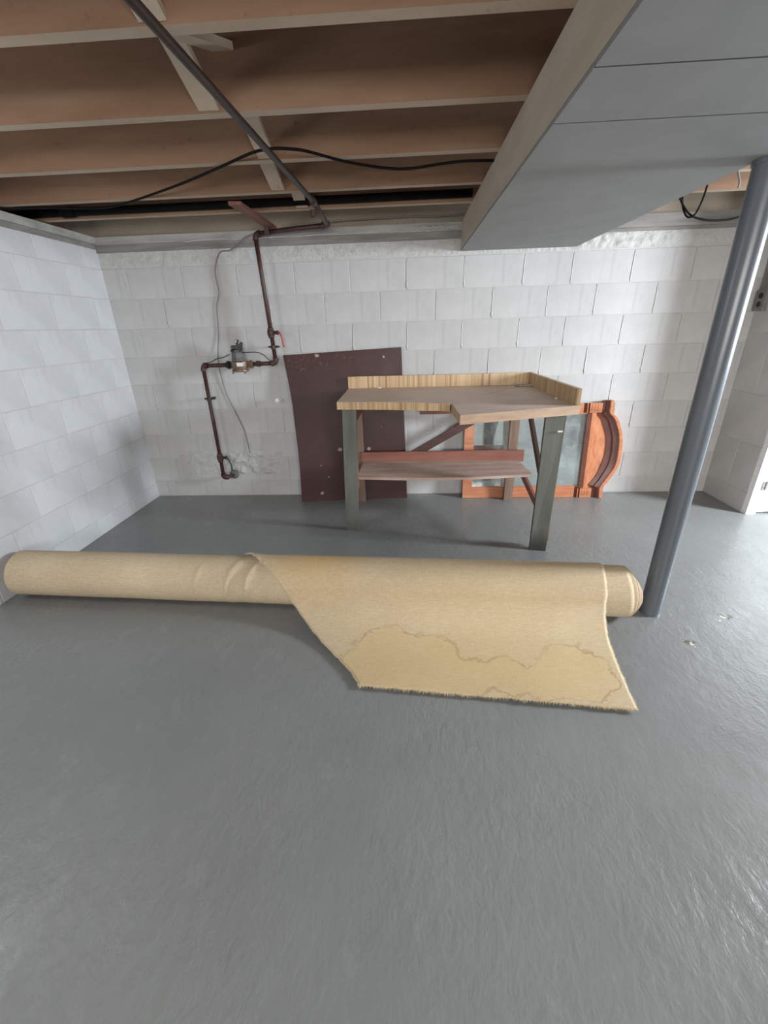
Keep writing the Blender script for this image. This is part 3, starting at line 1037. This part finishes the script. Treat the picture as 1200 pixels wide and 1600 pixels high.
mprism(rect(.525, 1.405, .085, .68), -.018, -.010, 'mirror_glass', M_glass, bevel=0)
mprism(rect(.46, 1.60, .01, .745), -.030, -.0185, 'backboard', M_rawwood)
mprism(rect(.458, .534, 0, .75), -.0182, .004, 'side_stile', M_orange_h)
mprism(rect(.535, 1.36, 0, .092), -.0182, .004, 'lower_rail', M_orange_h)
mprism(rect(.535, 1.36, .668, .745), -.0182, .004, 'upper_rail', M_orange_h)
for s0, s1 in ((.086, .094), (.666, .674)):
    mprism(rect(.535, 1.39, s0, s1), -.0180, -.002, 'glass_bead', M_orange_h)
# stile beside the crest: slope with shade put into its colour, then bead
m = MB()
for (s0, s1) in ((.078, .676),):
    P = [(1.388, -.017), (1.418, .010), (1.424, .016), (1.455, .016), (1.462, .004), (1.462, -.018)]
    m.hexa  # profile sweep
    lo = [m.b.verts.new(mp(x, s0, d)) for x, d in P]
    hi = [m.b.verts.new(mp(x, s1, d)) for x, d in P]
    n = len(P)
    m.face(lo[::-1]); m.face(hi)
    for i in range(n):
        m.face([lo[i], lo[(i + 1) % n], hi[(i + 1) % n], hi[i]])
m.build('crest_stile', M_orange, mr)
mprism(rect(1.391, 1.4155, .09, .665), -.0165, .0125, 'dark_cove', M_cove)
for s0, s1 in ((-.001, .077), (.677, .748)):
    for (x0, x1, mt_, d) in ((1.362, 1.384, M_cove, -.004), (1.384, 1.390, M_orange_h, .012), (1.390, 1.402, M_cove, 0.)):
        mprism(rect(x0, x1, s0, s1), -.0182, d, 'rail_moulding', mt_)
    bl_ = mprism(rect(1.404, 1.496, s0, s1), -.0182, .012, 'corner_block', M_orange_h, bevel=.003)
    for kx in range(3):
        for ks in range(3):
            cx, cs = 1.428 + kx * .022, s0 + .02 + ks * .018
            mprism(rect(cx - .008, cx + .008, cs - .006, cs + .006), .0118, .0145, 'carved_square', M_orange_h, bl_, bevel=0)
# crest panel
arcin = bez([(1.463, .662, 0), (1.505, .625, 0), (1.531, .564, 0), (1.556, .50, 0), (1.566, .443, 0), (1.569, .385, 0), (1.566, .329, 0), (1.552, .27, 0), (1.535, .21, 0), (1.508, .15, 0), (1.463, .09, 0)], 4)
ring = bez([(1.541, .767, 0), (1.541, .72, 0), (1.544, .675, 0), (1.585, .63, 0), (1.617, .562, 0), (1.638, .50, 0), (1.645, .442, 0), (1.649, .367, 0), (1.645, .292, 0), (1.632, .24, 0), (1.606, .195, 0), (1.575, .14, 0), (1.545, .089, 0), (1.545, .04, 0), (1.548, .0, 0)], 4)
outer = bez([(1.571, .767, 0), (1.572, .72, 0), (1.575, .674, 0), (1.62, .625, 0), (1.648, .562, 0), (1.669, .50, 0), (1.679, .441, 0), (1.683, .367, 0), (1.68, .292, 0), (1.665, .235, 0), (1.639, .183, 0), (1.610, .135, 0), (1.579, .089, 0), (1.576, .04, 0), (1.577, .0, 0)], 4)
pts = [(p.x, p.y) for p in arcin] + [(1.46, .09), (1.46, .662)]
mprism([(1.458, .076), (1.585, .076), (1.64, .2), (1.66, .36), (1.64, .55), (1.585, .67), (1.458, .67)], -.019, -.008, 'crest_panel', M_orange)
# cove between panel and outer ring
# resample arcin to the ring's count with straight ends beside the corner blocks
n = len(ring)


def at(path, t):
    f_ = t * (len(path) - 1)
    i = min(int(f_), len(path) - 2)
    return path[i].lerp(path[i + 1], f_ - i)


cov_in = []
for i in range(n):
    t = i / (n - 1)
    if ring[i].y > .676:
        cov_in.append(Vector((1.499, ring[i].y, 0)))
    elif ring[i].y < .078:
        cov_in.append(Vector((1.499, ring[i].y, 0)))
    else:
        tt = (.676 - ring[i].y) / (.676 - .078)
        cov_in.append(at(arcin, tt))
m = MB()
rows = []
for i in range(n):
    a, b_ = cov_in[i], ring[i]
    mid = a.lerp(b_, .45)
    mid2 = a.lerp(b_, .55)
    rows.append([m.b.verts.new(q) for q in (mp(a.x, a.y, -.0078), mp(a.x, a.y, -.002), mp(mid.x, mid.y, .006), mp(mid2.x, mid2.y, .014), mp(b_.x, b_.y, .024), mp(b_.x, b_.y, -.0185))])
for a, b_ in zip(rows, rows[1:]):
    for i in range(6):
        m.face([a[i], a[(i + 1) % 6], b_[(i + 1) % 6], b_[i]])
m.face(rows[0]); m.face(rows[-1][::-1])
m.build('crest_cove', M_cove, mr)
m = MB()
rows = []
for i in range(n):
    a, b_ = ring[i], outer[i]
    rows.append([m.b.verts.new(q) for q in (mp(a.x + .0005, a.y, -.028), mp(a.x + .0005, a.y, .030), mp(a.x + .006, a.y, .034), mp(b_.x - .004, b_.y, .034), mp(b_.x, b_.y, .028), mp(b_.x, b_.y, -.028))])
for a, b_ in zip(rows, rows[1:]):
    for i in range(6):
        m.face([a[i], a[(i + 1) % 6], b_[(i + 1) % 6], b_[i]])
m.face(rows[0]); m.face(rows[-1][::-1])
m.build('arched_crest_moulding', M_orange_h, mr)

# ================================================================== CARPET ROLL
cr = thing('carpet_roll', (0, 1.8, 0), 'long rolled carpet with jute backing out, its stained loose end spread over the floor', 'carpet')
RR = .125


def ya(x):
    return 1.94 - .052 * (x + 2.15)


def rollpt(x, a, r):
    # wrinkles near the place where the loose end begins
    w = 0
    for (xc, amp, wid, bend, a0, aw) in ((-1.07, .008, .010, .05, 2.6, .6), (-.90, .015, .013, .09, 2.7, .9), (-.85, -.009, .02, .09, 2.7, .9), (-.80, .016, .012, .11, 2.5, .8), (-.70, .006, .016, .06, 2.8, .8), (-1.3, .002, .02, .03, 3.0, .6)):
        xx = xc + bend * (a - 2.7) ** 2 * .25 - .03 * (a - 2.7)
        w += amp * math.exp(-((x - xx) / wid) ** 2) * math.exp(-((a - a0) / aw) ** 2)
    w += .0015 * noise.noise(Vector((x * 3, a * 1.5, 0)))
    sq = .012 * max(0, -math.sin(a)) ** 3   # flattened where it rests on the floor
    rr = r + w - sq
    z = RR + .0 + rr * math.sin(a)
    return Vector((x, ya(x) + rr * math.cos(a), max(z, .003)))


m = MB()
NX = 330
V = m.grid(lambda u, v: rollpt(-2.13 + (1.035 + 2.13) * v, 2 * math.pi * u, RR), 56, NX, closed_u=True)
m.face(V[0][::-1])
m.face(V[-1])
m.build('rolled_body', M_carpet, cr, smooth=True, auto=.9)
# telescoped layers at the right end
prev = RR - .003
xe = 1.035
LAY = [(.120, .011), (.108, .012), (.095, .012), (.081, .011), (.066, .010), (.050, .008), (.033, .006), (.017, .004)]
for i, (r_, dx) in enumerate(LAY):
    m = MB()
    x0, x1 = xe - .05, xe + dx
    cz = RR - .002 * i
    prof = [(0, r_), (x1 - x0 - .004, r_), (x1 - x0, r_ - .004), (x1 - x0, .001)]
    m.lathe((x0, ya(x1) - .002 * i, cz - .001), (1, 0, 0), prof, 40)
    m.build('end_layer', M_pile if i % 2 else M_carpet, cr, smooth=True, auto=.6)
    xe += dx
# outer wrap seam, slightly larger radius, beside the loose end
m = MB()
m.grid(lambda u, v: rollpt(.86 + .165 * v + .003 * math.sin(9 * u), .35 + 3.7 * u, RR + .001), 50, 10)
o = m.build('outer_wrap', M_carpet, cr, smooth=True)
sm = o.modifiers.new('thickness', 'SOLIDIFY'); sm.thickness = .003

# loose end
PROF = bez([(.075, .232, 0), (.03, .2535, 0), (-.03, .2535, 0), (-.085, .228, 0), (-.122, .180, 0), (-.142, .13, 0), (-.185, .078, 0), (-.24, .040, 0), (-.31, .018, 0), (-.40, .009, 0), (-.50, .008, 0), (-.62, .008, 0)], 6)
acc = [0]
for a, b_ in zip(PROF, PROF[1:]):
    acc.append(acc[-1] + (b_ - a).length)
LT = acc[-1]


def prof(s):
    s = max(0, min(s, LT))
    for i in range(len(acc) - 1):
        if s <= acc[i + 1]:
            t = (s - acc[i]) / (acc[i + 1] - acc[i])
            return PROF[i].lerp(PROF[i + 1], t)
    return PROF[-1]


def lerp_tab(tab, x):
    for (a, va), (b_, vb) in zip(tab, tab[1:]):
        if x <= b_:
            return va + (vb - va) * max(0, (x - a)) / (b_ - a)
    return tab[-1][1]


S_A = acc[7]       # roll crown
XLt = [(0, -.86), (S_A, -.795), (S_A + .13, -.655), (S_A + .24, -.575), (S_A + .40, -.44), (S_A + .62, -.235), (S_A + .68, -.20)]
XRt = [(0, .925), (S_A, .920), (S_A + .1, .905), (S_A + .2, .897), (S_A + .3, .885), (S_A + .45, .868), (S_A + .75, .832)]


def flap(u, v):
    # v along the length, front edge runs a little oblique
    send = lerp_tab([(0, LT - .055), (1, LT - .012)], u)
    s = send * v
    q = prof(s)
    xl = lerp_tab(XLt, s)
    xr = lerp_tab(XRt, s)
    x = xl + (xr - xl) * u
    e = .0035 * noise.noise(Vector((x * 25, s * 25, 1)))
    if u in (0, 1):
        x += e
    y = ya(x) + q.x + (e if v == 1 else 0)
    z = q.y
    flat = max(0, min(1, (s - S_A - .25) / .2))
    z += flat * (.0035 * (1 + noise.noise(Vector((x * 3, s * 4, 3)))) + .003 * max(0, u - .9) * 10 * math.sin(min(1, (s - S_A - .25) / .4) * math.pi))
    if u < .06 and s < S_A + .12:
        k_ = (1 - u / .06)
        z += .010 * k_ * math.exp(-((s - S_A) / .05) ** 2)
    return Vector((x, y, z))


m = MB()
m.grid(flap, 120, 90)
fl = m.build('loose_end', M_flap, cr, smooth=True)
sm = fl.modifiers.new('thickness', 'SOLIDIFY')
sm.thickness = .005
sm.offset = 1
# fringe
m = MB()


def strand(p, d, l, w=.0009):
    p, d = Vector(p), Vector(d).normalized()
    sd = d.cross(Vector((0, 0, 1)))
    sd = (sd.normalized() if sd.length > .01 else Vector((1, 0, 0))) * w
    q = p + d * l + Vector((0, 0, -min(p.z - .004, l * .3)))
    a, b_, c = m.b.verts.new(p - sd), m.b.verts.new(p + sd), m.b.verts.new(p + Vector((0, 0, w * 2)))
    e = m.b.verts.new(q)
    for t in ((a, b_, e), (b_, c, e), (c, a, e), (a, c, b_)):
        m.face(t)


for i in range(950):
    u = i / 949
    p = flap(u, 1.0) + Vector((0, 0, .003))
    clump = .5 + .5 * noise.noise(Vector((u * 40, 0, 0)))
    strand(p + Vector((0, .003, random.uniform(-.002, .002))), (random.uniform(-.7, .7), -1, random.uniform(-.1, .25)), random.uniform(.003, .012 + .012 * clump), random.uniform(.0007, .0016))
for i in range(520):
    v = i / 519
    p = flap(0.0, v) + Vector((0, 0, .003))
    strand(p, (-1, random.uniform(-.9, .5), random.uniform(-.3, .5)), random.uniform(.002, .010), random.uniform(.0007, .0015))
    p = flap(1.0, v) + Vector((0, 0, .003))
    strand(p, (1, random.uniform(-.6, .6), random.uniform(-.2, .4)), random.uniform(.003, .012), random.uniform(.0007, .0015))
# tuft where the loose end starts on the roll
for i in range(120):
    p = flap(0.0, random.uniform(.1, .17)) + Vector((random.uniform(-.01, .02), 0, .004))
    strand(p, (random.uniform(-1, .6), random.uniform(-1, 1), random.uniform(.1, 1)), random.uniform(.006, .018), .0013)
o = m.build('fringe', M_fringe, fl)
o['kind'] = 'stuff'
